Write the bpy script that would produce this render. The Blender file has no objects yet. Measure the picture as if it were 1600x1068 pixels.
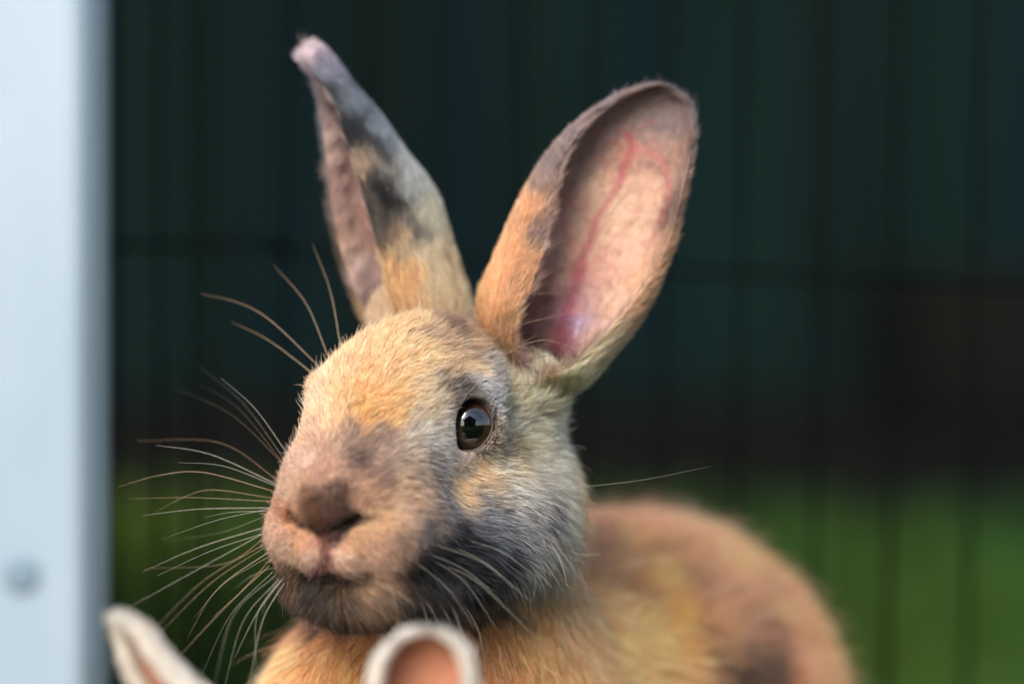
import bpy, math, random
import numpy as np
from mathutils import Vector, Matrix
from mathutils.bvhtree import BVHTree

R = math.radians
rng = np.random.default_rng(7)
random.seed(7)
FUR = 1.0                      # overall hair density

# ------------------------------------------------------------------ camera, sky, sun, exposure
scene = bpy.context.scene
GZ = 0.200                     # camera height above the lawn (m)
CD = 529.0                     # camera to focus plane (mm)
cam_d = bpy.data.cameras.new('camera'); cam = bpy.data.objects.new('camera', cam_d)
scene.collection.objects.link(cam); scene.camera = cam
cam.location = (0, -CD/1000, GZ); cam.rotation_euler = (R(90), 0, 0)
cam_d.sensor_width = 36; cam_d.lens = 85.0; cam_d.clip_start = .01; cam_d.clip_end = 400
cam_d.dof.use_dof = True; cam_d.dof.focus_distance = 0.531; cam_d.dof.aperture_fstop = 4.2

world = bpy.data.worlds.new('World'); scene.world = world; world.use_nodes = True
wn = world.node_tree; wn.nodes.clear()
sky = wn.nodes.new('ShaderNodeTexSky'); sky.sky_type = 'NISHITA'; sky.sun_disc = False
SUN_EL, SUN_AZ = 40, -158      # azimuth: degrees clockwise from +Y (behind the rabbit)
sky.sun_elevation = R(SUN_EL); sky.sun_rotation = R(SUN_AZ); sky.air_density = 1.0; sky.dust_density = 2.0
bg = wn.nodes.new('ShaderNodeBackground'); bg.inputs[1].default_value = 0.12
wo = wn.nodes.new('ShaderNodeOutputWorld')
wn.links.new(sky.outputs[0], bg.inputs[0]); wn.links.new(bg.outputs[0], wo.inputs[0])

sun_d = bpy.data.lights.new('sun', 'SUN'); sun = bpy.data.objects.new('sun', sun_d)
scene.collection.objects.link(sun)
sun_d.energy = 2.3; sun_d.angle = R(34); sun_d.color = (1, .93, .84)
sv = Vector((math.cos(R(SUN_EL))*math.sin(R(SUN_AZ)), math.cos(R(SUN_EL))*math.cos(R(SUN_AZ)), math.sin(R(SUN_EL))))
sun.rotation_euler = sv.to_track_quat('Z', 'Y').to_euler()
scene.view_settings.view_transform = 'Standard'; scene.view_settings.look = 'None'
scene.view_settings.exposure = 1.12; scene.view_settings.gamma = 1
scene.view_settings.use_curve_mapping = False
scene.render.engine = 'CYCLES'
scene.cycles.use_denoising = True; scene.cycles.max_bounces = 10; scene.cycles.transparent_max_bounces = 16

# ------------------------------------------------------------------ helpers
def link(o, parent=None):
    scene.collection.objects.link(o)
    if parent is not None: o.parent = parent
    return o
def tag(o, label=None, cat=None, group=None, kind=None):
    if label: o['label'] = label
    if cat: o['category'] = cat
    if group: o['group'] = group
    if kind: o['kind'] = kind
    return o
def empty(name, loc=(0, 0, 0), rz=0):
    o = bpy.data.objects.new(name, None); link(o); o.location = loc; o.rotation_euler = (0, 0, rz)
    o.empty_display_size = .02
    return o
def mesh_obj(name, v, f, mat=None, parent=None, smooth=True):
    me = bpy.data.meshes.new(name)
    v = np.asarray(v, dtype=np.float32)
    if isinstance(f, np.ndarray):
        me.vertices.add(len(v)); me.vertices.foreach_set('co', v.ravel())
        k = f.shape[1]; me.loops.add(f.size); me.polygons.add(len(f))
        me.loops.foreach_set('vertex_index', f.astype(np.int32).ravel())
        me.polygons.foreach_set('loop_start', np.arange(0, f.size, k, dtype=np.int32))
        me.update(calc_edges=True)
    else:
        me.from_pydata([tuple(map(float, x)) for x in v], [], f); me.update()
    if smooth: me.polygons.foreach_set('use_smooth', np.ones(len(me.polygons), dtype=bool))
    if mat: me.materials.append(mat)
    return link(bpy.data.objects.new(name, me), parent)
def lin(c):
    c = np.asarray(c, float)/255
    return np.where(c <= .04045, c/12.92, ((c+.055)/1.055)**2.4)
def W(p):                        # design millimetres (origin on the camera axis at the focus plane) -> metres
    p = np.asarray(p, float)
    return p*np.array([.001, .001, .001]) + np.array([0, 0, GZ])
def D(px, py, Y):                # a spot seen in the photograph, at depth Y mm behind the focus plane
    k = .14*(CD+Y)/CD
    return np.array([(px-800)*k, Y, (534-py)*k])
def nz(v): return v/np.maximum(np.linalg.norm(v, axis=-1, keepdims=True), 1e-9)
class Noise:                     # smooth vector noise out of random sine waves
    def __init__(s, seed, scale, n=10, dim=3):
        g = np.random.default_rng(seed)
        s.k = nz(g.normal(size=(n, 3)))*g.uniform(.5, 1.6, (n, 1))*2*np.pi/scale
        s.ph = g.uniform(0, 6.28, n); s.a = g.normal(size=(n, dim))/math.sqrt(n)*1.4
    def __call__(s, p): return np.sin(np.asarray(p) @ s.k.T + s.ph) @ s.a

def new_mat(name):
    m = bpy.data.materials.new(name); m.use_nodes = True
    nt = m.node_tree; b = nt.nodes['Principled BSDF']
    return m, nt, b
def noise_mat(name, c1, c2, scale=8, rough=.7, bump=0, stretch=(1, 1, 1), detail=4, spec=.3):
    m, nt, b = new_mat(name); L = nt.links.new
    tc = nt.nodes.new('ShaderNodeTexCoord'); mp = nt.nodes.new('ShaderNodeMapping'); mp.inputs['Scale'].default_value = stretch
    n = nt.nodes.new('ShaderNodeTexNoise'); n.inputs['Scale'].default_value = scale; n.inputs['Detail'].default_value = detail
    r = nt.nodes.new('ShaderNodeValToRGB'); r.color_ramp.elements[0].position = .3; r.color_ramp.elements[1].position = .7
    r.color_ramp.elements[0].color = (*c1, 1); r.color_ramp.elements[1].color = (*c2, 1)
    L(tc.outputs['Object'], mp.inputs[0]); L(mp.outputs[0], n.inputs['Vector']); L(n.outputs[0], r.inputs[0]); L(r.outputs[0], b.inputs['Base Color'])
    b.inputs['Roughness'].default_value = rough; b.inputs['Specular IOR Level'].default_value = spec
    if bump:
        bp = nt.nodes.new('ShaderNodeBump'); bp.inputs['Strength'].default_value = bump; bp.inputs['Distance'].default_value = .004
        L(n.outputs[0], bp.inputs['Height']); L(bp.outputs[0], b.inputs['Normal'])
    return m
def box(x0, x1, y0, y1, z0, z1):
    v = [(x, y, z) for z in (z0, z1) for y in (y0, y1) for x in (x0, x1)]
    f = [(0, 2, 3, 1), (4, 5, 7, 6), (0, 1, 5, 4), (2, 6, 7, 3), (0, 4, 6, 2), (1, 3, 7, 5)]
    return v, f
def box_obj(name, dims, mat, parent=None, bevel=0):
    v, f = box(*dims); o = mesh_obj(name, v, f, mat, parent, smooth=False)
    if bevel:
        m = o.modifiers.new('bevel', 'BEVEL'); m.width = bevel; m.segments = 3
    return o
def tube(pts, rad, n=8, cap=True):
    pts = np.asarray(pts, float); rad = np.broadcast_to(np.asarray(rad, float), (len(pts),))
    t = nz(np.gradient(pts, axis=0)); up = np.array([.13, .31, .94]) if abs(t[0][2]) < .9 else np.array([.9, .4, .1])
    v = []
    for i in range(len(pts)):
        a = np.cross(t[i], up); a /= np.linalg.norm(a); b = np.cross(t[i], a)
        for j in range(n):
            q = 2*math.pi*j/n; v.append(pts[i]+rad[i]*(math.cos(q)*a+math.sin(q)*b))
    f = [(i*n+j, i*n+(j+1) % n, (i+1)*n+(j+1) % n, (i+1)*n+j) for i in range(len(pts)-1) for j in range(n)]
    if cap: f += [tuple(range(n-1, -1, -1)), tuple((len(pts)-1)*n+j for j in range(n))]
    return v, f
def spline(P, n):                # smooth interpolation through rows of P (Catmull-Rom)
    P = np.asarray(P, float); m = len(P)
    Q = np.vstack([2*P[0]-P[1], P, 2*P[-1]-P[-2]])
    u = np.linspace(0, m-1, n); i = np.minimum(u.astype(int), m-2); t = (u-i)[:, None]
    a, b, c, d = Q[i], Q[i+1], Q[i+2], Q[i+3]
    return .5*((2*b)+(-a+c)*t+(2*a-5*b+4*c-d)*t*t+(-a+3*b-3*c+d)*t**3)

# ------------------------------------------------------------------ signed distance shapes (mm)
def ell(p, c, r):
    q = p-np.asarray(c, np.float32); r = np.asarray(r, np.float32)
    k0 = np.sqrt(((q/r)**2).sum(-1)); k1 = np.sqrt(((q/(r*r))**2).sum(-1))
    return k0*(k0-1)/np.maximum(k1, 1e-6)
def cone(p, a, b, ra, rb):
    a = np.asarray(a, np.float32); d = np.asarray(b, np.float32)-a; q = p-a
    t = np.clip((q@d)/float(d@d), 0, 1)
    return np.sqrt(((q-t[..., None]*d)**2).sum(-1))-(ra+(rb-ra)*t)
def smin(a, b, k):
    h = np.clip(.5+.5*(b-a)/k, 0, 1); return b+(a-b)*h-k*h*(1-h)
def smax(a, b, k): return -smin(-a, -b, k)

def surface_net(F, xs, ys, zs, newton=3):
    X, Y, Z = np.meshgrid(xs, ys, zs, indexing='ij')
    P = np.stack([X, Y, Z], -1).astype(np.float32)
    V = np.empty(X.shape, np.float32)
    for i in range(0, len(xs), 16): V[i:i+16] = F(P[i:i+16])
    S = V < 0
    nx, ny, nzz = [s-1 for s in V.shape]
    acc = np.zeros((nx, ny, nzz, 3), np.float32); cnt = np.zeros((nx, ny, nzz), np.float32)
    off = [(a, b, c) for a in (0, 1) for b in (0, 1) for c in (0, 1)]
    def sl(A, o): return A[o[0]:o[0]+nx, o[1]:o[1]+ny, o[2]:o[2]+nzz]
    for o in off:
        for ax in range(3):
            if o[ax]: continue
            o2 = list(o); o2[ax] = 1
            v0, v1 = sl(V, o), sl(V, o2); m = sl(S, o) != sl(S, o2)
            t = np.where(m, v0/np.where(m, v0-v1, 1), 0)[..., None]
            acc += np.where(m[..., None], sl(P, o)*(1-t)+sl(P, o2)*t, 0); cnt += m
    act = cnt > 0; idx = -np.ones(act.shape, np.int64); idx[act] = np.arange(act.sum())
    verts = (acc[act]/cnt[act][:, None]).astype(np.float32)
    quads = []
    for ax in range(3):
        u, w = [(1, 2), (2, 0), (0, 1)][ax]
        s0 = [slice(1, -1)]*3; s0[ax] = slice(0, V.shape[ax]-1); s1 = list(s0); s1[ax] = slice(1, V.shape[ax])
        A, B = S[tuple(s0)], S[tuple(s1)]
        for sgn, M in ((1, A & ~B), (-1, ~A & B)):
            ijk = np.argwhere(M)
            if not len(ijk): continue
            for k in range(3):
                if k != ax: ijk[:, k] += 1
            def g(du, dw):
                q = ijk.copy(); q[:, u] -= du; q[:, w] -= dw
                return idx[q[:, 0], q[:, 1], q[:, 2]]
            q = np.stack([g(1, 1), g(0, 1), g(0, 0), g(1, 0)], 1)
            if sgn < 0: q = q[:, ::-1]
            quads.append(q)
    quads = np.vstack(quads); quads = quads[(quads >= 0).all(1)]
    for _ in range(newton):
        f0, g = F(verts), grad(F, verts)
        verts = verts-np.clip(f0, -1.0, 1.0)[:, None]*g
    return verts, quads
def grad(F, v, e=.15):
    g = np.stack([F(v+np.array(d, np.float32)*e)-F(v-np.array(d, np.float32)*e) for d in ((1, 0, 0), (0, 1, 0), (0, 0, 1))], 1)
    return nz(g)
def axis_grid(lo, f0, f1, hi, fine, coarse):
    return np.concatenate([np.linspace(lo, f0, max(2, int((f0-lo)/coarse)))[:-1], np.arange(f0, f1, fine), np.linspace(f1, hi, max(2, int((hi-f1)/coarse)))])

# ------------------------------------------------------------------ the tan and grey rabbit
YAW = R(27)
FW = np.array([-math.sin(YAW), -math.cos(YAW), 0]); SD = np.array([math.cos(YAW), -math.sin(YAW), 0]); UP = np.array([0, 0, 1.])
HC = np.array([-25.4, 8.9, -18.8])
HM = np.stack([FW, SD, UP], 1).astype(np.float32)          # world -> head coords by (p-HC)@HM
def toh(p): return (p-HC.astype(np.float32))@HM
def fromh(q): return np.asarray(q, float)@HM.T.astype(float)+HC
EYE_R = 7.4; LID = (4.7, 5.7)
EYES = [np.array([-4.6, 14.6, 0.4]), np.array([-1.5, -16.6, 1.2])]
def eye_axis(s):                                            # in head coords, where the eye looks
    v = np.array([.74, .67, .04]) if s > 0 else np.array([.62, -.78, .04]); return v/np.linalg.norm(v)

def lid_r(a, b, sg):                                        # 1 on the rim of the eye opening, which has a corner low at the front
    a = a*sg; th = np.arctan2(b, a)
    k = 1+.20*np.exp(-((th+2.30)/.36)**2)-.07*np.exp(-((th+.8)/.5)**2)-.03*np.exp(-((th-2.6)/.5)**2)
    return np.sqrt(a*a+b*b)/k
def head_sdf(q):
    s = np.abs(q[..., 1:2]); m = np.concatenate([q[..., :1], s, q[..., 2:]], -1)   # mirrored
    d = ell(q, (-14, 0, 1.5), (29, 18.5, 22.5))
    d = smin(d, ell(q, (3, 0, 1), (19, 17.5, 17)), 8)
    d = smin(d, ell(m, (13, 7.5, -12), (17, 9.5, 12)), 6)
    d = smin(d, ell(q, (-31, 0, -15), (18, 18.5, 27)), 10)
    d = smin(d, cone(q, (5, 0, -6), (24, 0, -14.5), 15, 10), 7)
    d = smin(d, ell(m, (-16, 14, -22), (22, 13, 17)), 8)
    d = smin(d, ell(m, (-2, 10, -27), (23, 14, 13)), 8)
    d = smin(d, ell(q, (15.5, 0, -35.5), (12, 9.5, 6.8)), 4)
    d = smin(d, ell(m, (8, 9, -34), (15, 12, 7.5)), 5)
    d = smin(d, ell(m, (19.5, 9.6, -22.5), (11.5, 9.8, 8.8)), 6)
    d = smin(d, ell(m, (29, 3.6, -25.3), (4.2, 4.0, 4.2)), 4.0)
    d = smin(d, ell(q, (29.2, 0, -16.2), (6.0, 8.0, 6.3)), 2)
    # brow and lids round the eyes
    for sg, E in zip((1, -1), EYES):
        e = E.astype(np.float32); ax = eye_axis(sg).astype(np.float32)
        d = smin(d, ell(q, e-.3*ax, (8.5, 8.5, 8.8)), 4)
        d = smin(d, ell(q, e+np.array([0, sg*1.0, 7.2], np.float32), (8, 4.2, 3)), 5)
    # nostrils, philtrum, mouth
    no = np.minimum(cone(m, (34.2, .4, -22.3), (31.0, 8.0, -18.2), .8, 1.5), 99)
    d = smax(d, -no, .9)
    d = smax(d, -cone(q, (35.3, 0, -22.5), (33.5, 0, -29.5), .55, .7), .6)
    d = smax(d, -cone(m, (32.5, 0, -31.2), (27, 6, -32.0), 1.1, .6), 1.2)
    # sockets
    for sg, E in zip((1, -1), EYES):
        e = E.astype(np.float32); ax = eye_axis(sg).astype(np.float32)
        w = q-e; al = w@ax; t1 = nz(np.array([-ax[1], ax[0], 0])).astype(np.float32); t2 = np.cross(ax, t1).astype(np.float32)
        a, b = w@t1, w@t2
        cut = np.maximum((lid_r(a/LID[0], b/LID[1], sg)-1)*LID[0], -al)
        d = smax(d, -cut, .8)
        d = smax(d, -(np.sqrt((w**2).sum(-1))-EYE_R-.1), .3)
    return d
def rabbit_sdf(p):
    d = head_sdf(toh(p))
    d = smin(d, cone(p, (0, 32, -15), (3, 28, -11), 10, 8.2), 7)
    d = smin(d, cone(p, (-22, 40, -2), (-24, 39, 5), 12, 9), 8)
    d = smin(d, cone(p, (-7, 34, -38), (-22, 45, -95), 21, 31), 9)
    d = smin(d, ell(p, (-24, 41, -104), (33, 30, 42)), 12)
    d = smin(d, ell(p, (-33, 37, -92), (23, 22, 24)), 8)
    d = smin(d, cone(p, (-8, 62, -92), (30, 138, -111), 36, 57), 16)
    d = smin(d, ell(p, (33, 142, -110), (57, 57, 58)), 8)
    for sx, sy in ((1, 0), (-1, 26)):                       # thighs, hind feet, forelegs
        c = np.array([32+50*sx*.86, 120+sy, -150])
        d = smin(d, ell(p, c, (24, 36, 34)), 10)
        d = smin(d, cone(p, c+[-10, 18, -42], c+[-34, -38, -42], 9, 8), 6)
    d = smin(d, cone(p, (-42, 40, -125), (-46, 22, -190), 12, 8), 8); d = smin(d, cone(p, (-46, 22, -191), (-52, 10, -192), 8, 7.5), 3)
    d = smin(d, cone(p, (-6, 28, -125), (-8, 10, -190), 12, 8), 8); d = smin(d, cone(p, (-8, 10, -191), (-14, -2, -192), 8, 7.5), 3)
    d = smin(d, ell(p, (62, 198, -140), (14, 14, 17)), 6)
    return d
gx = axis_grid(-68, -62, 18, 100, .85, 3.0)
gy = axis_grid(-34, -28, 52, 222, .85, 3.0)
gz = axis_grid(-206, -68, 16, 24, .85, 3.0)
BV, BF = surface_net(rabbit_sdf, gx, gy, gz)

# ears: stations of left / right outline spots in the photograph, depth, bowl depth, and the opening's two rim angles
def ear(st, nS=110, nA=56, thick=1.3, tipth=.5):
    rows = []
    for (lx, ly, rx, ry, yc, dep, a0, a1) in st:
        L_, R_ = D(lx, ly, yc), D(rx, ry, yc); rows.append([*L_, *R_, dep, a0, a1])
    rows = spline(rows, nS)
    s = np.linspace(0, 1, nS)
    A = rows[:, :3]; B = rows[:, 3:6]; C = (A+B)/2; E = nz(B-A); rx = np.linalg.norm(B-A, axis=1)/2
    dep, a0, a1 = rows[:, 6], R(1)*rows[:, 7], R(1)*rows[:, 8]
    th = thick+(tipth-thick)*s**3
    fr = np.linspace(0, 1, nA)
    # more samples near rims
    ang = a0[:, None]+(a1-a0)[:, None]*fr[None]
    Yv = np.array([0, 1., 0])
    out = C[:, None]+(rx[:, None]*np.cos(ang))[..., None]*E[:, None]+(dep[:, None]*np.sin(ang))[..., None]*Yv
    # inward normal in the section plane
    tx = -rx[:, None]*np.sin(ang); ty = dep[:, None]*np.cos(ang)
    n = nz(tx[..., None]*Yv*-1*-1*0+np.stack([np.zeros_like(tx)]*3, -1)+(ty[..., None]*E[:, None]*-1+tx[..., None]*Yv*1))
    rim = np.sqrt(np.clip(np.minimum(fr, 1-fr)/.06, 0, 1))
    tipf = np.clip(np.minimum(rx, dep)/(2*th), 0, 1)
    inn = out+n*(th*tipf)[:, None, None]*rim[None, :, None]
    loop = np.concatenate([out, inn[:, ::-1][:, 1:-1]], 1)
    m = loop.shape[1]
    v = loop.reshape(-1, 3)
    i, j = np.meshgrid(np.arange(nS-1), np.arange(m), indexing='ij')
    q = np.stack([i*m+j, (i+1)*m+j, (i+1)*m+(j+1) % m, i*m+(j+1) % m], -1).reshape(-1, 4)
    mid = v[q].mean(1); nq_ = np.cross(v[q[:, 2]]-v[q[:, 0]], v[q[:, 3]]-v[q[:, 1]]); oo = j.reshape(-1) < nA-1
    if ((mid[oo]-C[i.reshape(-1)[oo]])*nq_[oo]).sum() < 0: q = q[:, ::-1].copy()
    tp = v[-m:].mean(0); v = np.vstack([v, tp]); k = len(v)-1
    cap = np.stack([np.full(m, k), (nS-1)*m+(np.arange(m)+1) % m, (nS-1)*m+np.arange(m), (nS-1)*m+np.arange(m)], 1)
    fin = (j >= nA-1).reshape(-1)
    sf = (s[i]).reshape(-1)
    frl = np.concatenate([fr, fr[::-1][1:-1]]); ff = frl[j].reshape(-1)
    return v, q, cap, fin, sf, ff, C
NEAR = [(790, 660, 872, 690, 42, 7, -90, 270), (762, 560, 888, 625, 31, 9.5, -76, 256), (750, 478, 925, 588, 26, 11, -48, 246), (771, 410, 998, 500, 26, 11, -40, 243), (814, 312, 1045, 400, 27, 10, -24, 233),
        (852, 246, 1071, 296, 28, 8.5, -18, 222), (903, 190, 1083, 222, 29, 7, -14, 212), (958, 153, 1080, 172, 30, 5.5, -10, 200), (995, 137, 1060, 146, 30.5, 3.2, -8, 192), (1018, 132, 1040, 134, 30.5, 1.2, -5, 185)]
FAR = [(610, 590, 720, 590, 38, 9, -110, 150), (580, 530, 735, 540, 38, 10, -107, 150), (553, 480, 733, 480, 38, 11, -106, 155), (527, 385, 711, 400, 39, 11, -105, 168), (513, 290, 680, 305, 40, 10, -110, 172),
       (503, 205, 635, 240, 41, 8.5, -113, 172), (500, 165, 592, 178, 42, 7, -114, 174), (493, 132, 556, 135, 42, 5, -125, 190), (477, 108, 530, 100, 42, 3.6, -150, 205), (466, 92, 512, 78, 42, 2.6, -176, 181), (470, 80, 498, 68, 42, 1.4, -178, 181), (478, 70, 490, 65, 42, .5, -178, 181)]
earN = ear(NEAR, 210, 96); earF = ear(FAR)

# ------------------------------------------------------------------ coat colours: swatches on the coat, blended in 3D
NOSE = D(510, 820, -22)
def swatch_fn(bvh, rows, warp_seed=3, warp=1.3, power=2.6, e=1.1, miss=30, tint=(1.01, .955, .90)):
    P, C = [], []
    for r in rows:
        px, py = r[0], r[1]
        o = Vector((0, -CD, 0)); d = Vector(D(px, py, 0))-o; d.normalize()
        h = bvh.ray_cast(o, d)
        p = np.array(h[0]) if h[0] is not None else None
        if p is None:
            hn = bvh.find_nearest(Vector(D(px, py, miss))); p = np.array(hn[0])
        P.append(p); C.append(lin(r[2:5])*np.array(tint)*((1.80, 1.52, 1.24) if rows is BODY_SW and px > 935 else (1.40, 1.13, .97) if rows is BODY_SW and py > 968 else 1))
    P = np.array(P, np.float32); C = np.array(C, np.float32)
    nz1, nz2 = Noise(warp_seed, 9), Noise(warp_seed+1, 3.2)
    def f(p):
        out = np.empty((len(p), 3), np.float32)
        for i in range(0, len(p), 40000):
            q = p[i:i+40000]; wa = warp*np.interp(np.linalg.norm(q-NOSE, axis=1), [0, 13, 26], [.22, .4, 1])[:, None]; q = (q+wa*nz1(q)+wa*.45*nz2(q)).astype(np.float32)
            d2 = ((q[:, None]-P[None])**2).sum(-1)+e*e
            w = 1/d2**power; out[i:i+40000] = (w@C)/w.sum(1, keepdims=True)
        return out
    return f
BODY_SW = [
 # forehead and crown
 (600,560,240,192,140),(560,605,244,190,132),(640,600,242,195,140),(680,625,228,200,166),(540,570,232,190,145),(650,505,228,190,142),(705,512,120,98,90),(690,530,190,158,130),(740,530,196,165,132),
 (780,525,120,105,92),(600,520,228,186,138),(520,600,242,198,150),(500,620,226,190,156),(590,640,242,186,118),(635,640,238,185,125),(530,640,236,196,152),(720,570,226,192,150),(670,570,238,200,154),(630,540,236,195,145),(700,655,206,196,186),
 (755,598,214,212,214),(775,590,205,202,198),(722,612,120,110,106),(712,630,118,108,104),(738,606,98,90,88),(800,620,196,190,160),(790,560,178,156,124),
 # muzzle
 (545,680,160,132,114),(580,690,146,120,106),(610,700,176,150,138),(560,722,104,84,76),(590,740,150,122,110),(505,690,196,160,134),(475,720,198,166,146),(455,700,196,166,150),(500,735,170,134,114),(500,665,206,170,142),
 (505,780,84,56,42),(540,775,80,54,42),(475,775,126,92,72),(520,755,98,70,58),(490,795,90,60,44),(508,832,96,60,46),(520,790,70,47,36),(540,800,70,47,36),(500,810,80,52,38),(520,825,72,46,34),(565,785,150,112,92),(430,830,214,172,148),(420,790,200,170,150),(452,800,196,140,100),(475,832,200,152,118),(440,860,206,170,146),(470,880,204,166,140),(450,770,198,164,142),
 (488,870,214,178,160),(508,858,130,78,72),(511,874,126,76,72),(502,885,168,122,118),(533,868,216,178,156),(540,890,206,168,148),(560,850,196,156,124),(620,790,212,176,146),(600,830,198,158,128),(590,870,190,150,126),(640,770,210,178,150),(650,735,190,168,150),(650,800,190,160,138),(630,850,150,122,106),(600,810,212,170,132),
 (640,700,206,190,172),(670,690,208,198,186),(690,675,210,204,196),(700,715,214,202,190),(715,740,214,190,160),(700,630,214,196,168),(685,655,222,204,180),(660,660,210,196,176),(690,705,190,186,184),(680,730,150,146,146),(700,745,158,152,150),(720,725,206,190,180),(735,735,176,162,142),
 # cheek
 (750,762,230,188,136),(768,770,226,188,144),(770,745,222,190,148),(735,785,214,184,150),(790,740,206,198,178),(790,775,190,184,172),(770,795,158,156,152),(745,810,118,122,132),(720,800,120,122,130),(700,780,120,118,120),(665,830,110,104,106),
 (700,830,50,53,62),(730,850,36,39,48),(690,870,34,36,42),(660,890,38,36,40),(740,880,42,45,54),(710,900,34,35,40),(670,850,60,58,62),(780,850,96,104,118),(775,820,112,120,134),(800,805,128,132,142),(820,830,168,168,168),(815,870,150,152,152),(775,900,60,62,70),(840,865,192,188,172),(850,840,204,200,184),
 (700,920,42,42,48),(740,920,48,48,52),(790,925,116,112,104),(830,905,146,140,126),(690,950,50,46,44),(650,930,44,42,44),(670,910,32,32,36),(760,870,52,54,64),(720,870,32,34,42),(700,890,30,31,37),(760,950,100,92,80),(640,930,72,60,54),(640,960,70,56,46),
 (820,775,212,210,202),(850,805,92,98,112),(860,825,120,122,130),(865,770,202,200,188),(880,835,212,206,186),(872,870,202,192,166),(845,740,216,212,196),(885,790,216,212,196),(868,750,214,210,192),
 (800,665,208,206,190),(790,640,206,204,186),(820,670,206,204,186),(785,690,204,190,160),(830,700,200,196,176),(860,660,206,206,184),(850,600,204,202,176),(840,640,150,148,126),(810,690,150,140,112),(870,710,204,204,184),(790,700,190,176,150),
 (508,906,46,36,32),(490,907,60,46,42),(530,910,56,42,36),(550,915,80,62,50),(470,915,70,52,44),(450,915,90,70,60),
 # lips, chin
 (560,925,140,110,84),(600,905,176,140,114),(510,925,44,34,30),(540,940,84,66,52),(490,915,60,46,40),(460,905,150,114,90),(440,925,80,62,56),(460,950,62,48,42),(500,960,70,54,42),(453,801,120,72,42),(463,809,104,62,38),(475,819,92,52,32),(486,828,82,44,28),(497,837,76,40,28),(516,840,60,36,28),(530,832,40,24,20),(545,824,38,24,20),(560,815,38,24,20),(570,809,60,40,30),(452,818,206,156,118),(466,832,208,160,124),(485,846,208,160,130),(496,852,196,146,124),(545,848,206,162,128),(562,838,204,162,126),(580,825,204,168,132),(590,805,208,170,134),(585,780,190,152,124),(575,762,176,142,118),(520,738,186,150,126),(545,738,164,130,112),(485,745,176,138,114),(462,765,190,152,124),(455,785,176,132,104),(580,955,116,92,70),(610,935,110,86,68),(430,895,150,118,104),(415,870,150,120,108),(560,908,150,116,90),(410,845,190,158,140),
 # chest, neck
 (450,1010,236,178,130),(480,1050,230,168,118),(550,1020,226,162,108),(540,1060,224,168,108),(600,1000,222,160,98),(640,1010,214,152,92),(780,1010,216,160,102),(830,1000,224,172,112),(760,1050,214,158,102),(880,960,232,186,132),(850,1050,224,168,112),(900,1010,226,172,124),(930,970,226,178,132),(930,1040,226,178,134),(430,1040,232,186,138),(820,960,206,164,116),
 # back and flank
 (960,812,226,170,118),(1010,810,220,170,124),(1050,835,184,142,118),(1090,850,184,148,116),(940,850,120,94,78),(960,880,112,90,70),(945,910,140,112,84),(1000,860,206,156,110),(1000,900,212,162,110),(1040,950,226,146,72),(1010,990,214,168,112),(1100,900,176,142,118),(1140,930,170,138,116),(1120,980,184,144,108),(1060,1010,212,152,92),
 (1175,1035,62,54,50),(1130,1060,52,44,40),(1150,1000,150,120,104),(1210,960,200,158,116),(1230,1010,182,142,116),(1280,1040,194,150,112),(1200,900,182,140,108),(1150,865,196,152,114),(1250,980,190,146,108),(1080,1055,190,150,108),(1000,1050,204,154,106),(1085,925,120,96,88),(1110,950,176,138,112),(1185,925,138,112,100),(1020,870,150,116,88),(985,935,150,116,84),(1060,975,226,150,80),(1160,900,206,160,116),(1195,985,120,96,84),(1240,945,206,158,116),(1035,905,216,158,96),(1095,1015,120,92,76),(960,980,214,160,112),(980,1030,210,170,118)]
N_OUT = [(770,440,230,174,120),(800,400,226,170,120),(760,490,230,176,122),(830,320,214,162,118),(835,370,140,118,110),(845,300,140,118,108),(870,255,126,110,106),(900,210,132,116,114),(960,160,140,126,128),(1030,145,140,126,136),(1070,180,124,112,116),(810,440,206,158,116),(850,240,150,126,112),(815,350,212,160,114),(800,520,206,164,120),
         (1075,230,124,110,108),(1064,300,130,104,90),(1052,350,96,80,70),(1040,400,160,124,92),(1010,470,196,156,118),(960,545,198,170,136),(900,600,206,204,168),(860,590,196,176,140),(930,570,200,190,154),(820,560,170,146,116),(870,630,206,206,176),(780,570,150,128,100)]
N_IN = [(950,290,212,176,144),(900,400,208,166,140),(940,420,204,160,136),(980,350,206,170,140),(1010,300,200,160,132),(870,440,204,164,144),(865,350,196,162,142),(1000,205,146,122,112),(940,215,146,126,116),(905,260,156,130,116),(1040,190,120,102,96),(880,310,170,140,124),(975,240,176,136,112),(1040,250,156,122,104),  # inside of near ear; upper-left swatches keep some of its shade in the colour
        (860,400,190,158,140),(1050,340,110,88,78),(1035,390,176,134,104),(1000,450,196,154,120),(960,480,200,164,136),(900,480,200,156,148),(880,520,184,116,122),(868,545,160,108,108),(897,505,206,184,202),(920,530,196,160,140),(940,560,196,164,136),(855,480,170,128,112),(845,530,200,166,140),(850,570,120,88,76),(1000,390,204,166,138),(960,330,210,178,146)]
F_OUT = [(480,88,190,174,186),(500,105,120,116,136),(525,118,122,128,150),(550,160,110,122,138),(600,220,112,126,142),(640,270,156,166,170),(530,160,48,52,62),(565,215,30,32,40),(585,265,140,128,118),(595,250,46,48,54),(600,315,26,26,30),(625,330,26,26,28),(575,255,34,34,40),(590,285,30,30,34),(570,280,170,150,130),(612,285,120,118,118),(650,300,150,156,156),(665,345,184,184,166),(645,370,110,108,104),
         (630,400,190,166,130),(680,420,204,190,164),(610,395,126,104,88),(600,360,90,84,80),(640,445,222,180,132),(700,450,210,192,158),(605,430,214,172,126),(590,400,44,40,38),(620,470,212,170,122),(580,300,90,84,82)]
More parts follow.
